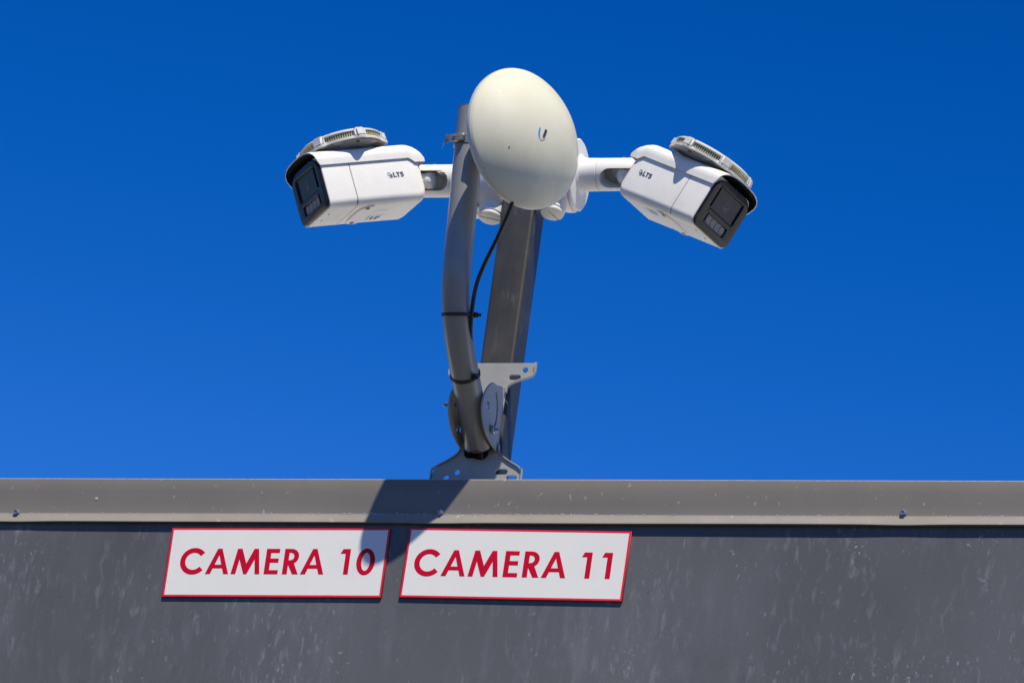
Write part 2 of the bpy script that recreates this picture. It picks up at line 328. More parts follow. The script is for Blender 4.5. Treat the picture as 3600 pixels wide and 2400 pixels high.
me = pmesh(V, F, fix=False)
coping = link('coping', me, ['coping', 'highlight_wear', 'coping_lip'], bld, smooth=25)
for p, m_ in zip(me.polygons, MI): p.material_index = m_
# ragged scuffed seam along the crease of the lip: small flecks of bare sealant, one joined part
V = []; F = []
rs = random.Random(5)
for i in range(420):
    x = rs.uniform(-.9, .95)
    if abs(x + .02) < .22 or abs(x - .72) < .06 or rs.random() < .35:
        pass
    else: continue
    pr_ = coping_profile(x); yy = pr_[9][0] - .00035; z = pr_[9][1] + rs.uniform(-.0006, .0012); w = rs.uniform(.0005, .0032); h = rs.uniform(.0002, .0007); k = len(V)
    V += [(x - w, yy, z - h), (x - w * .3, yy - .0003, z - h * 1.3), (x + w, yy, z - h * .6), (x + w * .7, yy, z + h), (x - w * .2, yy - .0003, z + h * 1.2), (x - w * .8, yy, z + h * .5)]
    F.append((k, k + 1, k + 2, k + 3, k + 4, k + 5))
fl = link('sealant_flecks', pmesh(V, F, fix=False), 'highlight_wear', bld, parent=coping); fl['kind'] = 'stuff'
def hexscrew():
    m1 = lathe((0, 0, 0), (0, -1, 0), [(.0036, 0), (.0036, .0006), (.0028, .0008)], 24)
    m2 = lathe((0, 0, 0), (0, -1, 0), [(.0027, .0005), (.0027, .0032), (.0023, .0038), (.0019, .0038), (.0017, .0031), (.0005, .0029)], 6)
    return join([m1, m2])
scr = hexscrew(); 
for mm in [MAT['screw_steel']]: scr.materials.append(mm)
for i, (x, z) in enumerate(SCREWS):
    o = bpy.data.objects.new('screw', scr); COL.objects.link(o); o.parent = coping
    o.scale = (1.45, 1.3, 1.45); o.location = Vector((x, -.0004, z)) - bld.location; o.rotation_euler = (0.15, random.uniform(0, 1), random.uniform(-.1, .1))
rv = lathe((-0.612, 0.0004, -.0315), (0, -1, 0), [(.0026, 0), (.0024, .0006), (.0014, .0008), (.0012, .0003), (.0004, .0012)], 20)
link('rivet', rv, 'highlight_wear', bld, parent=coping, smooth=40)

# ------------------------------------------------------------------ lettering
def arc(cx, cz, rx, rz, a0, a1, n=20): return [(cx + rx * math.cos(math.radians(a0 + (a1 - a0) * i / n)), cz + rz * math.sin(math.radians(a0 + (a1 - a0) * i / n))) for i in range(n + 1)]
G = {
 'C': [arc(.512, .5, .512, .525, 40, 320, 40) + arc(.512, .5, .317, .335, 322, 38, 34)],
 'A': [[(0, 0), (.372, 1), (.54, 1), (.886, 0), (.700, 0), (.628, .225), (.272, .225), (.19, 0)], [(.325, .372), (.575, .372), (.458, .745)]],
 'M': [[(0, 0), (.150, 1), (.325, 1), (.545, .42), (.785, 1), (.954, 1), (1.097, 0), (.918, 0), (.840, .58), (.605, 0), (.485, 0), (.264, .58), (.18, 0)]],
 'E': [[(0, 0), (0, 1), (.506, 1), (.506, .838), (.185, .838), (.185, .62), (.500, .62), (.500, .455), (.185, .455), (.185, .163), (.525, .163), (.525, 0)]],
 'R': [[(0, 0), (0, 1)] + arc(.265, .70, .295, .30, 90, -62, 18) + [(.605, 0), (.388, 0), (.185, .37), (.185, 0)], [(.185, .845)] + arc(.245, .70, .135, .145, 90, -90, 12) + [(.185, .555)]],
 '1': [[(0, 0), (0, .815), (-.194, .815), (-.105, 1), (.18, 1), (.18, 0)]],
 '0': [circ(.348, .5, .348, 40, .525), circ(.348, .5, .160, 32, .352)],
}
def make_sign(label, corner, w, h, ang, cap, base, letters, group):
    X = Vector((math.cos(ang), 0, math.sin(ang))); Z = Vector((-math.sin(ang), 0, math.cos(ang))); O = Vector(corner)   # bottom left corner on the wall
    s = thing('sign', O + X * w / 2, label, 'sign', group)
    def fr(dy): return frame(O + Vector((0, -dy, 0)), X, Z, X.cross(Z))       # third axis = -y, towards the viewer
    bw = .0031
    rect = lambda i: [(i, i), (w - i, i), (w - i, h - i), (i, h - i)]
    link('board', poly([rect(0)], .0037, fr(-.0001), .0004), 'sign_edge', s)
    link('border', poly([rect(.0003), rect(bw)], .0003, fr(.0035)), 'sign_red', s)
    link('face', poly([rect(bw)], .0002, fr(.0035)), 'sign_white', s)
    for ch, x in letters:
        lp = [[((p[0]) * cap * letters_scale + x, p[1] * cap + base) for p in l] for l in G[ch]]
        lt = link('letter', poly(lp, .0003, fr(.0036)), 'letter_red', s)
    # tiny rust-stained pin
    return s
letters_scale = 1.0
C0 = .0389
L10 = [('C', .458), ('A', 1.468), ('M', 2.447), ('E', 3.705), ('R', 4.40), ('A', 5.084), ('1', 6.713), ('0', 7.161)]
make_sign('white sign with red border and red letters CAMERA 10, left sign', (-.4903, WALL_Y, -.1823), .3235, .1055, 0.0020, C0, .0347, [(c, x * C0 + .0016) for c, x in L10], 'numbered camera signs under the coping')
letters_scale = 1.015
L11 = [(c, .369 + (x - .458) * 1.040 - (.07 if c == '1' else 0)) for c, x in L10[:-1]] + [('1', .369 + (7.455 - .458) * 1.040 - .085)]
make_sign('white sign with red border and red letters CAMERA 11, tilted slightly, right sign', (-.1402, WALL_Y, -.1808), .3235, .1055, -0.0125, C0 * 1.015, .0331, [(c, x * C0) for c, x in L11], 'numbered camera signs under the coping')

# ------------------------------------------------------------------ square post
post = thing('steel_post', (-.0725, .10, -.75), 'dark grey square steel post standing behind the parapet, carrying both camera boxes', 'post')
def sq_ring(z, s, r=.0055, cx=-.0722, cy=.1005): return [Vector((cx + p[0], cy + p[1], z)) for p in rrect(-s, s, -s, s, r, n=5)]
link('tube', loft([sq_ring(z, .0252) for z in (-.749, -.3, 0, .1, .2, .3, .4, .52)] ), 'post', post, smooth=35)
link('foot_plate', box(-.13, -.015, .068, .158, -.7495, -.7425, .001), 'post', post)

# ------------------------------------------------------------------ mast with foot bracket
mast = thing('antenna_mast', (-.0725, .06, -.02), 'grey bent steel tube mast clamped in a stamped foot bracket above the coping', 'mast')
MP = [(-.0725, .0477, .0736), (-.0725, .020, .0918), (-.0725, -.0085, .1105), (-.0725, -.0446, .1340), (-.0727, -.0760, .1555), (-.0728, -.1040, .1790), (-.0728, -.1260, .2060), (-.0730, -.1385, .2330), (-.0732, -.1450, .2620), (-.0740, -.1485, .3120), (-.0755, -.1545, .4000), (-.0775, -.1605, .4970)]
mp = smooth_path(MP, 6)
link('pipe', tube(mp, .0201, 40, inner=.0180), 'mast', mast, smooth=40)
tdir = (mp[-1] - mp[-2]).normalized()
link('rusty_rim', tube([mp[-1] + tdir * -.0008, mp[-1] + tdir * .0004], .02025, 40, inner=.0178), 'rust', mast, smooth=40)
# rust patch near the open lower end (lies on the pipe, under its front)
def pipe_patch(path, r, a0, a1, rag, n=14):
    V = []; F = []
    ref = Vector((1, 0, 0)); rs_ = random.Random(3)
    for i in range(n + 1):
        a = a0 + (a1 - a0) * i / n; edge = rag * (0.35 + .65 * math.sin(PI * i / n)) * rs_.uniform(.75, 1.0)
        t = (path[1] - path[0]).normalized(); x = (ref - t * ref.dot(t)).normalized(); y = t.cross(x)
        for s in (0, .5, 1.0): V.append(path[0] + t * edge * s + (x * math.cos(a) + y * math.sin(a)) * (r + .0002))
    for i in range(n):
        for j in range(2): F.append((i * 3 + j, i * 3 + j + 1, i * 3 + 4 + j, i * 3 + 3 + j))
    return pmesh(V, F)
link('rust_patch', pipe_patch(mp, .0201, math.radians(248), math.radians(298), .0060), 'rust', mast, smooth=60)

BY = .0600; BX = -.0735      # back plate plane
half = [(.0262, .120), (.0264, .158), (.0275, .168), (.0330, .1745), (.0434, .1790), (.0600, .1845), (.0640, .1870), (.0655, .1925), (.0655, .2065)]
up_half = half
low_half = [(.0262, .0900), (.0264, .0800), (.0280, .0690), (.0350, .0606), (.0470, .0521), (.0575, .0461), (.0640, .0404), (.0659, .0330), (.0659, -.045)]
outline = [(x, z) for x, z in half] + [(-.0500, .2065), (-.0575, .1990), (-.0598, .1935), (-.0585, .1870)] + [(-x, z) for x, z in half[:-3][::-1]] + [(-x, z) for x, z in low_half] + [(x, z) for x, z in low_half[::-1]]
holes = [circ(.0508, .1950, .0040), slot(.0318, .1840, .0418, .1840, .0037), circ(-.0508, .1950, .0040), slot(-.0418, .1840, -.0318, .1840, .0037),
         circ(-.0289, .0372, .0040), slot(.0312, .0380, .0410, .0380, .0040), circ(-.0440, .0285, .0040), slot(.0480, .0285, .0560, .0285, .0038), [(-.0215, .0865), (.0215, .0865), (.0215, .0765), (.0135, .0705), (.0125, .0630), (.0100, .0590), (.0060, .0562), (.0010, .0565), (-.0090, .0590), (-.0180, .0590), (-.0225, .0640), (-.0235, .0750)]]
fr_plate = frame((BX, BY + .0015, 0), (1, 0, 0), (0, 0, 1), (0, -1, 0))
bp = link('foot_plate', poly([outline] + holes, .0026, fr_plate, .0006), 'bracket', mast, smooth=40)
def ribbon(pts, y0, y1, t):      # folded lip following an outline in x,z, standing out towards the viewer, thickness inwards
    V = []; F = []
    for i, (x, z) in enumerate(pts):
        a = pts[max(0, i - 1)]; b = pts[min(len(pts) - 1, i + 1)]; d = Vector((b[0] - a[0], b[1] - a[1])).normalized(); nx, nz = -d.y * t, d.x * t
        V += [(BX + x, y0, z), (BX + x, y1, z), (BX + x + nx, y1, z + nz), (BX + x + nx, y0, z + nz)]
    for i in range(len(pts) - 1):
        for j in range(4): F.append((i * 4 + j, i * 4 + (j + 1) % 4, i * 4 + 4 + (j + 1) % 4, i * 4 + 4 + j))
    F += [(0, 1, 2, 3), tuple(len(V) - 4 + q for q in (3, 2, 1, 0))]
    return pmesh(V, F)
def spl(pts, k=5): return [(p.x, p.y) for p in smooth_path([Vector((a, b, 0)) for a, b in pts], k)]
# right and left folded rims of the lower and upper wings
lowR = spl([(.0268, .0800), (.0285, .0690), (.0350, .0610), (.0470, .0525), (.0575, .0465), (.0640, .0410), (.0660, .0330), (.0660, -.045)])
for rb in (lowR, [(-x, z) for x, z in lowR][::-1]): link('rim', ribbon(rb, BY, BY - .0045, .0016), 'bracket', mast, parent=bp, smooth=40)
upR = spl([(.0268, .1600), (.0285, .1700), (.0350, .1755), (.0470, .1805), (.0600, .1850), (.0648, .1885), (.0657, .1950), (.0657, .2062)])
upL = spl([(-.0268, .1600), (-.0285, .1700), (-.0350, .1755), (-.0470, .1800), (-.0560, .1838), (-.0590, .1885), (-.0597, .1935), (-.0580, .1985)])
for rb in (upR[::-1], upL): link('rim', ribbon(rb, BY, BY - .0055, .0016), 'bracket', mast, parent=bp, smooth=40)
# cheeks: D-shaped plates either side of the pipe
cheek = spl([(.0585, .0680), (.0330, .0680), (.0080, .0705), (-.0090, .0765), (-.0222, .0870), (-.0295, .1003), (-.0277, .1166), (-.0199, .1300), (-.0074, .1432), (.0060, .1515), (.0250, .1560), (.0585, .1690)], 6)
aslot = spl([(.0208, .1432), (.0300, .1360), (.0345, .1290), (.0372, .1195), (.0382, .1105), (.0368, .1015), (.0338, .0935), (.0290, .0860)], 4)
def thick_line(pts, w):
    L_ = []; R_ = []
    for i, p in enumerate(pts):
        a = pts[max(0, i - 1)]; b = pts[min(len(pts) - 1, i + 1)]; d = Vector((b[0] - a[0], b[1] - a[1])).normalized()
        L_.append((p[0] - d.y * w, p[1] + d.x * w)); R_.append((p[0] + d.y * w, p[1] - d.x * w))
    return L_ + R_[::-1]
for cx, sg in ((-.0492, 1), (-.0978, -1)):
    link('cheek', poly([cheek, thick_line(aslot, .0030), circ(-.0046, .1119, .0056 if sg > 0 else .003)], .0026, frame((cx - .0013, 0, 0), (0, 1, 0), (0, 0, 1), (1, 0, 0)), .0006), 'bracket', mast, smooth=40)
def bolt(c, d, nut, stick, r=.0030):
    c = Vector(c); d = Vector(d).normalized(); ms = []
    ms.append(lathe(c, d, [(r * 2.1, 0), (r * 2.1, .0010), (r * 1.5, .0012)], 28))
    ms.append(lathe(c + d * .001, d, [(nut * .9, 0), (nut, .0006), (nut, .0046), (nut * .85, .0052)], 6))
    prof = [(r, 0)]; t = .0
    while t < stick: prof += [(r, t), (r * .88, t + .0005)]; t += .001
    prof += [(r * .8, stick)]
    ms.append(lathe(c + d * .005, d, prof, 20)); return join(ms)
link('bolt', bolt((-.0479, .0190, .0845), (1, 0, 0), .0062, .0065), 'bolt', mast)
link('bolt', bolt((-.0991, -.0046, .1119), (-1, 0, 0), .0058, .0090), 'bolt', mast)
link('bolt', join([lathe((-.0500, -.0046, .1119), (1, 0, 0), [(.0052, 0), (.0048, .0014), (.0030, .0022), (.0008, .0025)], 24)]), 'bolt', mast, smooth=50)
link('bolt', lathe((-.0965, .019, .0845), (1, 0, 0), [(.0046, 0), (.0040, .0016), (.001, .0022)], 24), 'bolt', mast, smooth=50)

# ------------------------------------------------------------------ dish antenna
PHI = math.radians(58); DN = Vector((math.sin(PHI), -math.cos(PHI), 0)); DE = Vector((math.cos(PHI), math.sin(PHI), 0)); DZ = Vector((0, 0, 1))
DC = Vector((.0176, -.200, .4307)); RR = .1015
dish = thing('dish_antenna', DC - DZ * RR, 'round cream radome dish antenna with a small blue and black mark, clamped to the mast', 'antenna')
def dome_h(q): return .0450 * max(0.0, 1 - q ** 2.25) ** 0.92
prof = [(RR * .992 * q, dome_h(q) + .0022) for q in [i / 40 for i in range(40, 0, -1)]] + [(.0002, dome_h(0) + .0022)]
prof = [(RR * .992, -.001)] + prof
link('radome', lathe(DC, DN, prof, 96), 'radome', dish, smooth=50)
link('rim', lathe(DC, DN, [(RR * .97, -.0065), (RR * .995, -.0060), (RR, -.0035), (RR, .0002), (RR * .996, .0014), (RR * .975, .0016)], 96, cap0=False, cap1=False), 'dish_back', dish, smooth=50)
link('reflector_back', lathe(DC, DN, [(.022, -.044), (.030, -.043), (.05, -.036), (.07, -.026), (.088, -.014), (RR * .975, -.005)], 64), 'dish_back', dish, smooth=40)
link('radio_housing', lathe(DC, DN, [(.012, -.092), (.019, -.090), (.024, -.082), (.026, -.060), (.027, -.040)], 40), 'dish_back', dish, smooth=40)
mc = Vector((-.0765, -.1575, .4450))
ball = DC - DN * .090
link('mount_block', join([lathe(ball + DN * .004, (mc - ball), [(.012, 0), (.016, .006), (.016, .014), (.013, (mc - ball).length - .016)], 28), box(-.0590, -.0380, -.2030, -.1480, .4310, .4630, .003)]), 'dish_back', dish, smooth=40)
# mark on the radome
def on_dome(a, b, lift=.0003):
    q = math.hypot(a, b) / (RR * .992); return DC + DE * a + DZ * b + DN * (dome_h(q) + .0022 + lift)
def dome_decal(loops, lift=.00025):
    me = poly(loops, .0002, Matrix.Identity(4))
    for v in me.vertices: v.co = on_dome(v.co.x, v.co.y, lift + v.co.z)
    return me
S_ = .001
def mm(l, ox=-9.5, oz=-7.6): return [((x + ox) * S_, (z + oz) * S_) for x, z in l]
blue = [(-3.9, -.5), (-3.7, 3.0), (-2.0, 3.2), (-.9, 1.0), (-.5, -2.5), (.8, -9.4), (-1.2, -7.6), (-2.8, -4.2)]
lg = link('logo_mark', dome_decal([mm(blue)] + [mm(circ(x, z, r, 8)) for x, z, r in ((-2.6, 4.5, .8), (-1.2, 5.0, .55), (-2.9, 6.4, .5), (-1.8, 7.6, .45), (-1.0, 3.2, .5), (-.6, 6.2, .4))]), 'blue_ink', dish)
link('logo_emboss', dome_decal([mm(spl([(.9, -9.2), (3.2, -10.4), (6.2, -9.6), (9.0, -7.0), (10.8, -3.6), (9.2, -4.6), (7.0, -7.2), (4.8, -8.0), (2.6, -8.2)], 3))]), 'emboss', dish)
link('logo_slot', dome_decal([mm(slot(6.9, -3.2, 8.9, 6.2, 2.1)), ], .0002), 'dark_ink', dish)
link('logo_slot_edge', dome_decal([mm(slot(6.9, -3.2, 8.9, 6.2, 2.7)), mm(slot(6.9, -3.2, 8.9, 6.2, 2.15))], .0003), 'emboss', dish)
link('weather_hole', dome_decal([mm(circ(-39.5, -34.8, 1.0, 14, 1.4))], .0002), 'rusty_screw', dish)
# worm-drive band round the mast
ax_ = (mp[-1] - mp[-8]).normalized(); bx, by_, bz = axes(ax_)
cpt = Vector((-.0766, -.1573, .4440))
rings = []
for i in range(60):
    a = 2 * PI * i / 60; dd = bx * math.cos(a) + by_ * math.sin(a)
    rings.append([cpt + dd * .0203 - bz * .0055, cpt + dd * .0214 - bz * .0055, cpt + dd * .0214 + bz * .0055, cpt + dd * .0203 + bz * .0055])
band = loft(rings + [rings[0]], False, False)
tail_dir = Vector((-.95, -.30, -.04)).normalized(); ts = cpt + Vector((-.010, -.0185, .000))
path = [ts, ts + Vector((-.006, -.0025, 0)), ts + Vector((-.012, -.003, -.0005)), ts + Vector((-.018, -.001, -.0030)), ts + Vector((-.0215, .001, -.0080)), ts + Vector((-.0225, .001, -.0150))]
V = []; F = []
for i, p in enumerate(path):
    h = .0052 if i < 4 else (.0040 if i == 4 else .0026); nrm = Vector((.15 * i, -1, 0)).normalized() * .0005
    V += [p - bz * h * (1 if i < 4 else .4) + nrm, p + bz * h * (1 if i < 4 else .6) + nrm, p + bz * h * (1 if i < 4 else .6) - nrm, p - bz * h * (1 if i < 4 else .4) - nrm]
for i in range(len(path) - 1):
    for j in range(4): F.append((i * 4 + j, i * 4 + (j + 1) % 4, i * 4 + 4 + (j + 1) % 4, i * 4 + 4 + j))
F += [(0, 1, 2, 3)]
tail = pmesh(V, F)
hc = link('hose_clamp', join([band, tail]), 'clamp', dish, smooth=35)
# ridges and screw housing of the clamp
rid = [box(ts.x - .0172 + i * .0019, ts.x - .0164 + i * .0019, ts.y - .0042, ts.y - .0018, ts.z - .0050, ts.z + .0050) for i in range(7)]
link('thread_ridges', join(rid), 'clamp', dish, parent=hc, stuff=True)
link('screw_housing', join([box(ts.x - .004, ts.x + .010, ts.y - .0080, ts.y - .0010, ts.z - .0064, ts.z + .0050, .0015), cyl(ts + Vector((-.0060, -.0045, .0005)), (1, 0, 0), .0040, .017, 20, .0006)]), 'clamp', dish, parent=hc, smooth=40)

# ------------------------------------------------------------------ cable and its ties
cab = thing('cable', (.0129, -.20, .3262), 'thin black cable running from the dish down beside the mast', 'cable')
CP = [(.018, -.212, .352), (.0129, -.20, .3262), (-.0107, -.170, .2930), (-.0311, -.150, .2623), (-.0424, -.1400, .2350), (-.0475, -.1300, .2043), (-.0544, -.100, .1724), (-.0610, -.050, .158), (-.0660, -.004, .140), (-.070, .040, .104), (-.071, .058, .068), (-.071, .075, .030), (-.072, .078, -.10)]
link('sheath', tube(smooth_path(CP, 8), .0030, 16), 'cable', cab, smooth=40)
link('tape_wrap', tube(smooth_path([(-.1010, .0690, .110), (-.0985, .0685, .085), (-.0965, .0685, .060), (-.0930, .0690, .035), (-.0900, .0690, -.02)], 6), .0062, 20), 'cable', cab, smooth=40)
def ring_tie(c, t, rx, label, knob_dir, tail_len, nm='zip_tie'):
    z = thing(nm, c, label, 'cable tie', 'black cable ties on the mast')
    x, y, t = axes(t, Vector((1, 0, 0))); c = Vector(c); rr = []
    for i in range(48):
        a = 2 * PI * i / 48; dd = x * math.cos(a) + y * math.sin(a)
        rr.append([c + dd * rx - t * .0022, c + dd * (rx + .0012) - t * .0022, c + dd * (rx + .0012) + t * .0022, c + dd * rx + t * .0022])
    link('strap', loft(rr + [rr[0]], False, False), 'zip', z, smooth=35)
    k = Vector(knob_dir).normalized(); kp = c + k * (rx + .0035)
    kx, ky, kz = k, t.cross(k).normalized(), t
    def ob(c0, a, b, d):
        me = box(-a, a, -b, b, -d, d, min(a, b, d) * .25); me.transform(frame(c0, kx, ky, kz)); return me
    link('locking_head', ob(kp, .0040, .0036, .0040), 'zip', z); link('tail', ob(kp + k * (.004 + tail_len / 2), tail_len / 2, .0007, .0022), 'zip', z)
i1 = min(range(len(mp)), key=lambda i: abs(mp[i].z - .1960)); i2 = min(range(len(mp)), key=lambda i: abs(mp[i].z - .1390))
t1 = (mp[i1 + 1] - mp[i1 - 1]).normalized(); t2 = (mp[i2 + 1] - mp[i2 - 1]).normalized()
t1 = (t1 + Vector((0, .25, .15))).normalized()
ring_tie(mp[i1] + Vector((.0015, .0, 0)), t1, .0215, 'black cable tie round the mast at its bend, binding the cable', Vector((1, .02, .01)), .0055)
ring_tie(mp[i2], t2, .0206, 'black cable tie round the leg of the mast just above the foot bracket', Vector((.78, -.5, -.38)), .0045)

# ------------------------------------------------------------------ junction boxes
def junction_box(sx, x_in, x_out, label, cap_rot, zc):
    """sx: +1 points right, -1 points left; axis along x, centre y=.10"""
    c = Vector((x_in, .1005, zc)); d = Vector((sx, 0, 0)); L = abs(x_out - x_in)
    j = thing('junction_box', c, label, 'junction box', 'round junction boxes on the post')
    body = lathe(c, d, [(.049, 0), (.0515, .0015), (.0525, .006), (.0530, L * .60), (.0530, L * .70), (.0520, L * .71)], 72)
    link('drum', body, 'box_white', j, smooth=35)
    link('lid', lathe(c, d, [(.0520, L * .72), (.0535, L * .73), (.0543, L * .76), (.0543, L - .0028), (.0530, L - .0006), (.0515, L)], 72), 'box_white', j, smooth=35)
    # conduit plug underneath
    pc = Vector((x_in + sx * L * .40 + (0.006 if sx < 0 else .004), .0985 + (0 if sx < 0 else -.004), .5165 if sx > 0 else .5125))
    tilt = Vector((0.02 * sx, -.16, -1)).normalized()
    link('plug_collar', lathe(pc + tilt * .030, tilt, [(.0205, 0), (.0195, .016), (.0180, .0290), (.0172, .0298)], 40), 'box_white', j, smooth=35)
    base = pc + tilt * .0600
    cap = lathe(base, tilt, [(.0150, 0), (.0168, .0002), (.0170, .0035), (.0164, .0048), (.0150, .0052)], 48)
    xx, yy, tt = axes(tilt, Vector((0, 1, 0))); ca, sa = math.cos(cap_rot), math.sin(cap_rot)
    cut = box(-.03, .03, -.0014, .0014, -.0016, .004); cut.transform(frame(base + tilt * .0050, xx * ca + yy * sa, -xx * sa + yy * ca, tilt))
    link('screw_cap', boolean(cap, cut), 'box_white', j, smooth=35)
    # slot at the foot of the lid
    sl = box(-.0045, .0045, -.0045, .0045, -.0008, .0008, .0005)
    sl.transform(frame(c + d * (L * .68) + Vector((0, -.022, -.0478)), d, Vector((0, .9, -.42)).normalized(), Vector((0, -.42, -.9)).normalized()))
    link('lid_slot', sl, 'rusty_screw', j)
    return j
ZB = .5165
junction_box(1, -.0463, -.0010, 'white round junction box on the right side of the post, behind the dish', math.radians(112), ZB + .006)
junction_box(-1, -.0980, -.1560, 'white round junction box on the left side of the post, behind the mast', math.radians(158), ZB - .002)

# ------------------------------------------------------------------ bullet cameras
def FY(y): return None
def sect(y, x0, x1, z0, z1, rb, rt, n=7): return [Vector((px, y, pz)) for px, pz in rrect(x0, x1, z0, z1, rb, rt, n)]
SH = [(.0464, .0632), (.0469, .0700), (.0472, .0760), (.0455, .0802), (.0405, .0845), (.0340, .0880), (.0250, .0902), (.0120, .0914)]
SH = SH + [(0, .0917)] + [(-x, z) for x, z in SH[::-1]]
def logo_meshes(side, y0, y1, zc):
    """LTS mark on the side face x=side; text reads along the body"""
    s = 1 if side > 0 else -1
    # frame: x axis along reading direction, z up, normal outwards
    # seen from the right (+x) the front is to the right; seen from the left (-x) the front is to the left
    X = Vector((0, s, 0)); Zv = Vector((0, 0, 1)); N = Vector((s, 0, 0))
    o = Vector((side + s * .0001, y0, zc)); h = .0074
    def fr(): return frame(o, X, Zv, N)
    k = h
    T = lambda pts, ox: [((x + ox) * k, z * k) for x, z in pts]
    L_ = [(0, 0), (0, 1), (.30, 1), (.30, .24), (.72, .24), (.72, 0)]
    T_ = [(.22, 0), (.22, .78), (0, .78), (0, 1), (.76, 1), (.76, .78), (.52, .78), (.52, 0)]
    sp = spl([(.70, .80), (.52, .88), (.34, .88), (.17, .80), (.17, .66), (.34, .57), (.52, .52), (.66, .42), (.68, .26), (.52, .12), (.32, .10), (.10, .20)], 4)
    S = thick_line(sp, .125)
    text = poly([T(L_, 1.15), T(T_, 1.90), T(S, 2.72)], .0003, fr())
    icon = poly([T([(0, .35), (0, 1), (.62, 1), (.62, .35)], 0), T([(.09, .44), (.09, .91), (.53, .91), (.53, .44)], 0)], .0003, fr())
    ic2 = poly([T([(.30, -.05), (.30, .16), (.66, .16), (.66, .62), (.95, .62), (.95, -.05)], 0)], .0003, fr())
    ic3 = poly([T([(.40, .42), (.40, .60), (.58, .60), (.58, .42)], 0)], .00042, fr())
    return text, join([icon, ic2, ic3])
def bullet_camera(loc, f, u, label, side, logo_y, arm):
    f = Vector(f).normalized(); u = Vector(u); u = (u - f * u.dot(f)).normalized(); x = f.cross(u)
    rot = Matrix((x, f, u)).transposed()
    c = thing('security_camera', loc, label, 'security camera', 'white bullet cameras on the post', rot)
    W = .0437; RBO = .0120
    # rear housing
    rings = [sect(-.0468, -W + .0006, W - .0006, .0006, .0800, 0.0113, .0120), sect(-.0474, -W, W, 0, .0806, 0.0118, .0125), sect(-.1000, -W, W, 0, .0806, 0.0123, .0130),
             sect(-.1500, -W, W, .0002, .0800, .0110, .0140)]
    for t in (.25, .5, .72, .88, .97, 1.0):
        a = t * PI / 2; ins = .0170 * (1 - math.cos(a)); dy = .0155 * math.sin(a)
        rings.append(sect(-.1510 - dy, -W + ins, W - ins, .0002 + ins * 1.75, .0800 - ins, .0120, .0140))
    link('rear_housing', loft(rings), 'cam_white', c, frame='local', smooth=32)
    link('front_housing', loft([sect(-.0460, -W + .0006, W - .0006, .0006, .0800, 0.0113, .0120), sect(-.0454, -W, W, 0, .0806, 0.0118, .0125), sect(-.0030, -W, W, 0, .0806, 0.0113, .0120),
                                sect(-.0012, -W + .0003, W - .0003, .0003, .0803, .0082, .0118), sect(-.0004, -W + .0012, W - .0012, .0012, .0794, .0075, .0110)]), 'cam_white', c, frame='local', smooth=32)
    link('seam', loft([sect(-.0480, -W + .0012, W - .0012, .0012, .0790, .0085, .012), sect(-.0448, -W + .0012, W - .0012, .0012, .0790, .0085, .012)]), 'black_plastic', c, frame='local')
    # front bezel with two openings
    fr = frame((0, 0, 0), (-1, 0, 0), (0, 0, 1), (0, 1, 0))
    ou = rrect(-W + .0010, W - .0010, .0010, .0792, .0120, .0215, 7)
    arch = [p if p[1] < .04 else (p[0], p[1]) for p in ou]
    win = rrect(-.0285, .0285, .0342, .0682, .0022, .0022, 4); led = rrect(-.0240, .0240, .0128, .0262, .0030, .0030, 4)
    # bezel: chamfered ring loft around + face plate
    bz_ = link('bezel', join([poly([ou, win, led], .0034, frame((0, .0006, 0), (-1, 0, 0), (0, 0, 1), (0, 1, 0)), .0012),
                             loft([sect(-.002, -W + .0014, W - .0014, .0014, .0788, .0115, .020), sect(.0012, -W + .0014, W - .0014, .0014, .0788, .0120, .0210)])]), 'black_plastic', c, frame='local', smooth=35)
    # raised brow ridges over the two windows
    for bb in ((-.0292, .0292, .0036, .0062, .0684, .0700, .0005), (-.0248, .0248, .0036, .0058, .0266, .0281, .0005)): link('brow', box(*bb), 'brow_plastic', c, frame='local', parent=bz_)
    for bb in [(.0288 * s - .0007, .0288 * s + .0007, .0036, .0056, .036, .067, .0004) for s in (1, -1)] + [(.0246 * s - .0006, .0246 * s + .0006, .0036, .0052, .013, .026, .0004) for s in (1, -1)]: link('side_fin', box(*bb), 'black_plastic', c, frame='local', parent=bz_)
    gl = link('lens_window', poly([rrect(-.0282, .0282, .0345, .0679, .0020, .0020, 4)], .0010, frame((0, .0018, 0), (-1, 0, 0), (0, 0, 1), (0, 1, 0))), 'window_glass', c, frame='local')
    for pf in ([(.0072, 0), (.0072, .0003), (.0060, .0004), (.0058, .0001)], [(.0042, 0), (.0040, .0003), (.0030, .0004), (.0028, .0002)]): link('lens_ring', lathe((0, .0028, .0500), (0, 1, 0), pf, 40, cap0=False, cap1=False), 'lens_ring', c, frame='local', parent=gl)
    link('lens_glass', lathe((0, .0028, .0500), (0, 1, 0), [(.0028, 0), (.0022, .0005), (.0004, .0008)], 24), 'lens_core', c, frame='local', parent=gl, smooth=60)
    lp = link('led_window', poly([rrect(-.0237, .0237, .0131, .0259, .0028, .0028, 4)], .0010, frame((0, .0012, 0), (-1, 0, 0), (0, 0, 1), (0, 1, 0))), 'led_panel', c, frame='local')
    for i in range(4):
        xx = -.0168 + i * .0112
        link('led', lathe((xx, .0022, .0195), (0, 1, 0), [(.0052, 0), (.0052, .0008), (.0045, .0010), (.0022, .0001), (.0003, .0006)], 24), 'led_cup', c, frame='local', parent=lp, smooth=40)
    # sunshield: folded sheet, front edge raked forward at the top, closed and rounded at the rear
    def fwd(z): return .0010 + .0105 * max(0, min(1, (z - .0632) / .026)) ** .8
    rows = []
    stations = [None, -.02, -.05, -.09, -.1300, -.1440, -.1475, -.1530, -.1580, -.1620, -.1650, -.1675, -.1690, -.1700]
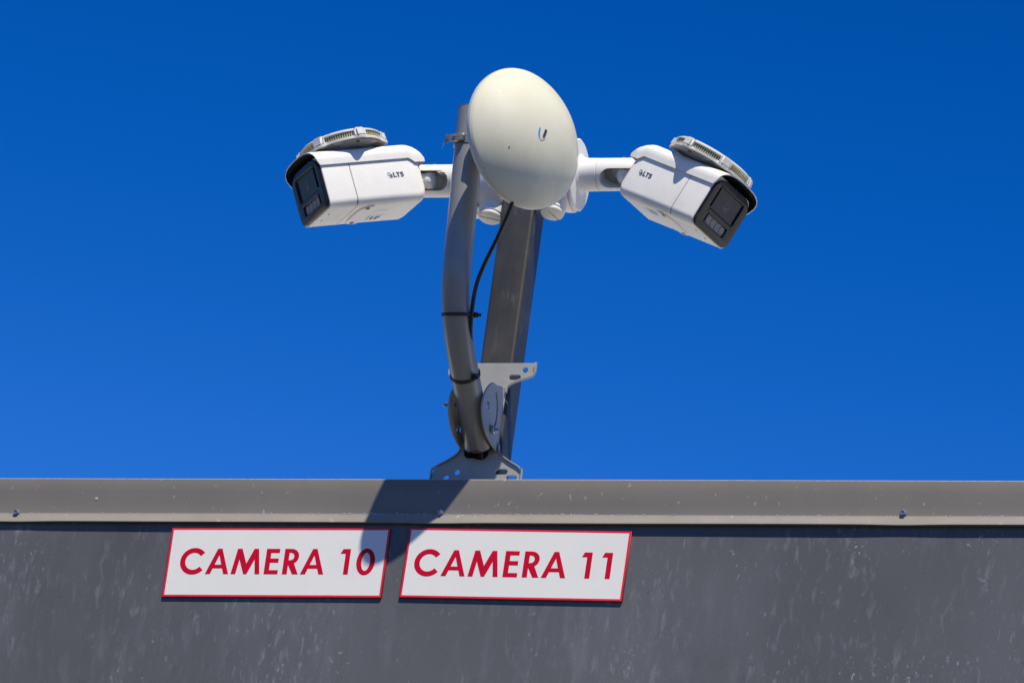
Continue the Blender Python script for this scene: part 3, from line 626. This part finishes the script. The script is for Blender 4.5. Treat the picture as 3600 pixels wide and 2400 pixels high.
    def prof_at(y, off=0.0):
        P = []
        for (px, pz) in SH:
            h = pz - .0632; low = .0632; s = 1.0
            if y is not None:
                if y < -.144: k_ = min(1, (-.144 - y) / .0090); low = .0632 - .0070 * (3 * k_ * k_ - 2 * k_ ** 3)
                if y < -.150: k_ = min(1, (-.150 - y) / .020); s = math.sqrt(1 - .90 * k_ * k_)
            wq = min(1, h / .0285); zz = low + h * s + (.0632 - low) * wq * s if h > .004 else low + h
            xx = px * (1 - (0.05 * (1 - s)))
            yy = fwd(pz) if y is None else y
            if off:
                nx = -1 if px > 0 else 1
                if abs(px) < .0455: zz -= off * (1 if abs(px) < .035 else .6)
                if abs(px) > .02: xx += nx * off * (1 if abs(px) > .044 else .5)
            P.append((xx, yy, zz))
        return P
    outer = [prof_at(y) for y in stations]; inner = [prof_at(y, .0017) for y in stations]
    nS = len(SH); V = []; F = []; MI = []
    for row in outer: V += row
    o2 = len(V)
    for row in inner: V += row
    nr = len(stations)
    for i in range(nr - 1):
        for j in range(nS - 1):
            a, b = i * nS + j, i * nS + j + 1
            F.append((a, b, b + nS, a + nS)); MI.append(0)
            F.append((o2 + a, o2 + a + nS, o2 + b + nS, o2 + b)); MI.append(1)
        for j in (0, nS - 1):
            a = i * nS + j; F.append((a, a + nS, o2 + a + nS, o2 + a)); MI.append(0)
    for j in range(nS - 1): F.append((j, o2 + j, o2 + j + 1, j + 1)); MI.append(0)
    e = (nr - 1) * nS; F.append(tuple(e + j for j in range(nS))); MI.append(0)
    me = pmesh(V, F, fix=False)
    bm = bmesh.new(); bm.from_mesh(me); bmesh.ops.recalc_face_normals(bm, faces=bm.faces); bm.to_mesh(me); bm.free()
    link('sunshield', me, ['cam_white', 'shield_inner'], c, frame='local', smooth=30, mi=MI)
    # service hatch underneath with two screws
    hatch = spl([(.0300, -.0600), (.0330, -.0680), (.0325, -.0765), (.0260, -.0800), (.0120, -.0815), (-.0120, -.0815), (-.0260, -.0800), (-.0330, -.0765), (-.0335, -.0690), (-.0300, -.0620), (-.0220, -.0570), (0, -.0555), (.0220, -.0570)], 4)
    lid = poly([hatch], .0022, frame((0, 0, .0004), (1, 0, 0), (0, 1, 0), (0, 0, -1)) , .0007)
    pock = join([cyl((sx * .0270, -.0680, -.0012), (0, 0, -1), .0052, .02, 20) for sx in (1, -1)])
    lid = boolean(lid, pock)
    ht = link('service_hatch', lid, 'cam_white', c, frame='local', smooth=30)
    for sx in (1, -1): link('hatch_screw', lathe((sx * .0270, -.0680, -.0008), (0, 0, -1), [(.0034, 0), (.0030, .0010), (.0014, .0014), (.0012, .0004)], 6), 'rusty_screw', c, frame='local', parent=ht)
    for sx in (1, -1): link('drain_slot', box(sx * .012 - .0022, sx * .012 + .0022, -.0125, -.0110, -.0003, .0004), 'dark_ink', c, frame='local')
    # stickers
    if side < 0:
        link('label_sticker', box(-.0110, .0020, -.1090, -.0900, -.0004, .0004), 'sticker', c, frame='local'); st = link('label_sticker', box(.0080, .0260, -.1110, -.0835, -.0004, .0004), 'sticker', c, frame='local')
        rs_ = random.Random(11); bars = []
        for i in range(9):
            y = -.1085 + i * .0026; 
            if rs_.random() < .2: continue
            bars.append(box(.0100 + rs_.uniform(0, .004), .0240 - rs_.uniform(0, .007), y, y + rs_.uniform(.0013, .0023), -.0007, -.0003))
        link('faded_print', join(bars), 'sticker_ink', c, frame='local', parent=st, stuff=True)
    else:
        st = link('label_sticker', box(.0020, .0230, -.1120, -.0860, -.0004, .0004), 'sticker', c, frame='local')
        rs_ = random.Random(4)
        link('blue_print', join([box(.019 - i * .005, .0222 - i * .005, -.1100 + rs_.uniform(0, .006), -.0890 - rs_.uniform(0, .008), -.0007, -.0003) for i in range(3)]), 'blue_faded', c, frame='local', parent=st, stuff=True)
    tx, ic = logo_meshes(side * W, logo_y, None, .0362)
    link('logo_lettering', tx, 'logo_ink', c, frame='local'); link('logo_icon', ic, 'logo_ink', c, frame='local')
    # neck and collar at the rear
    link('neck', join([lathe((0, -.160, .0430), (0, -1, 0), [(.0250, 0), (.0245, .0075), (.0215, .0105), (.0150, .0125), (.0135, .015), (.0135, .040), (.0150, .044), (.0150, .058), (.010, .062)], 44)]), 'cam_white', c, frame='local', smooth=35)
    # wall arm (world frame): flange on the box lid, fixed collar, rotating fork with slot
    sx, xo, seam_x, end_x, zc = arm; C0_ = Vector((xo, .1005, zc)); d = Vector((sx, 0, 0))
    link('arm_flange', lathe(C0_, d, [(.0500, .0002), (.0520, .0010), (.0522, .0045), (.0500, .0062), (.0300, .0085), (.0255, .0120), (.0240, .0180), (.0238, abs(seam_x - xo) - .0006), (.0230, abs(seam_x - xo))], 72), 'box_white', c, smooth=30)
    L = abs(end_x - seam_x)
    fork = lathe(Vector((seam_x, .1005, zc)), d, [(.0230, .0003), (.0237, .0010), (.0237, L - .010), (.0225, L - .004), (.0190, L)], 64)
    # slot opening facing the viewer and open at the far end
    x_a = seam_x + sx * .0200; x_b = seam_x + sx * (L + .03)
    ang = math.radians(24 if sx < 0 else 42); nd = Vector((0, -math.cos(ang), -math.sin(ang))); vd = Vector((0, -math.sin(ang), math.cos(ang)))
    cutter = poly([slot(min(x_a, x_b), 0, max(x_a, x_b), 0, .0146, 12)], .080, frame(Vector((0, .1005, zc)) - nd * (.0190 if sx < 0 else .0150), (1, 0, 0), vd, nd), .0)
    link('arm_fork', boolean(fork, cutter), 'box_white', c, smooth=30)
    pv = nd * .0060
    link('pivot', lathe(Vector((end_x + sx * .004, .1005, zc)) + pv, -d, [(.0120, 0), (.0120, L * .42), (.0132, L * .43), (.0132, L * .50), (.0118, L * .56), (.0080, L * .60), (.0010, L * .62)], 36), 'box_white', c, smooth=40)
    link('arm_screw', lathe(Vector((seam_x + sx * .034, .0960, zc + .0235)), (0, 0, 1), [(.0028, 0), (.0026, .0010), (.0010, .0016)], 16), 'rusty_screw', c)
    for a in (-1.05, .5): link('flange_hole', lathe(C0_ + d * .0040 + Vector((0, -.040 * math.cos(a), .040 * math.sin(a))), d, [(.0034, 0), (.0034, .0016)], 20), 'dark_ink', c)
    return c
MAT['blue_faded'] = new_mat('faded_blue_print', (0.33, 0.50, 0.66), 0.5, var=0.15, var_scale=200)
camL = bullet_camera((-.34342, .00201, .40834), (-.66783, -.63537, -.3877), (-.32232, -.22265, .92008), 'white bullet security camera left of the mast, pointing left', -1, -.1045, (-1, -.1560, -.1795, -.2440, ZB - .002))
camR = bullet_camera((.22101, .05061, .39906), (.83287, -.31186, -.45724), (.45635, -.08051, .88615), 'white bullet security camera right of the dish, tilted down to the right', 1, -.1380, (1, -.0010, .0350, .0980, ZB + .006))

# ------------------------------------------------------------------ round lamps on top of the cameras
def round_lamp(src, label, spin=0.0, tilt=(0, 0)):
    rot = src.matrix_world.to_3x3() @ Matrix.Rotation(tilt[0], 3, 'X') @ Matrix.Rotation(tilt[1], 3, 'Y')
    o = src.matrix_world @ Vector((0, -.0675, .0895))
    t = thing('round_lamp', o, label, 'lamp', 'round lamps on the camera tops', rot)
    Z = Vector((0, 0, 1)); R0 = .0600; rz = rot @ Matrix.Diagonal((1, 1, .85))
    m4 = rz.to_4x4(); m4.translation = Vector(o); t.matrix_world = m4
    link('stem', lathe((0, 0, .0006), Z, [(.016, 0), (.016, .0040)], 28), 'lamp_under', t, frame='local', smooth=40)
    # base pan: slightly scalloped dish, deeper in the middle
    n = 120; rings = []
    def rim_r(a, k=1.0): return R0 + .0065 * k * max(0, math.cos(6 * (a - spin))) ** 2.2
    for rr, z in ((.18, .0022), (.55, .0030), (.86, .0052), (.97, .0070)):
        rings.append([Vector((math.cos(2 * PI * i / n) * R0 * rr, math.sin(2 * PI * i / n) * R0 * rr, z)) for i in range(n)])
    def ring(k, z, zl): return [Vector((math.cos(a) * rim_r(a, k), math.sin(a) * rim_r(a, k), z - zl * max(0, math.cos(6 * (a - spin))) ** 1.5)) for a in [2 * PI * i / n for i in range(n)]]
    rings += [ring(.95, .0062, .0026)]
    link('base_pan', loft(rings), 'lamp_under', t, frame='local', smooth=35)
    link('lower_rim', loft([ring(.95, .0062, .0026), ring(1.0, .0068, .0026), ring(1.0, .0100, .0010), ring(.5, .0106, 0)], True, True), 'lamp_white', t, frame='local', smooth=35)
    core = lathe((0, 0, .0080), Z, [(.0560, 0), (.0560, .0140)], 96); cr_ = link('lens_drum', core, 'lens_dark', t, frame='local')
    # upright cells of the lens between the lugs
    V_ = []; 
    seg = []
    for i in range(108):
        a = 2 * PI * (i + .5) / 108 + spin
        if math.cos(6 * (a - spin)) > .42: continue
        ca, sa = math.cos(a), math.sin(a)
        m = box(-.0008, .0022, -.00085, .00085, .0104, .0190); m.transform(frame((ca * .0565, sa * .0565, 0), (ca, sa, 0), (-sa, ca, 0), (0, 0, 1))); seg.append(m)
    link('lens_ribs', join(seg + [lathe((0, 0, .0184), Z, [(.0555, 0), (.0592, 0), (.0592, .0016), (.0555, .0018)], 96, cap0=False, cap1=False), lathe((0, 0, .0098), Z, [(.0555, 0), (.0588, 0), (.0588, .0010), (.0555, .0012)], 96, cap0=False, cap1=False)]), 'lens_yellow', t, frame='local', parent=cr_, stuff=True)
    link('top_cover', lathe((0, 0, .0198), Z, [(.0575, 0), (.0605, .0002), (.0603, .0024), (.0570, .0052), (.0500, .0068), (.030, .0084), (.0004, .0090)], 96), 'lamp_white', t, frame='local', smooth=35)
    for i in range(6):
        a = spin + i * PI / 3; ca, sa = math.cos(a), math.sin(a)
        m = box(-.0160, .0084, -.0104, .0104, .0074, .0250)
        bm = bmesh.new(); bm.from_mesh(m)
        for v in bm.verts:
            if v.co.x > 0: v.co.y *= .86
            if v.co.x > 0 and v.co.z > .015: v.co.x -= .0016; v.co.z -= .0006
        bmesh.ops.bevel(bm, geom=list(bm.edges), offset=.0032, segments=3, affect='EDGES'); bm.to_mesh(m); bm.free()
        m.transform(frame((ca * .0580, sa * .0580, 0), (ca, sa, 0), (-sa, ca, 0), (0, 0, 1)))
        link('lug', m, 'lamp_white', t, frame='local', smooth=35)
        link('base_screw', lathe((ca * .050, sa * .050, .0050), (0, 0, -1), [(.0030, 0), (.0026, .0012), (.0008, .0012)], 12), 'rusty_screw', t, frame='local')
    return t
round_lamp(camL, 'round white lamp with yellowed lens panels on top of the left camera')
round_lamp(camR, 'round white lamp with yellowed lens panels on top of the right camera')
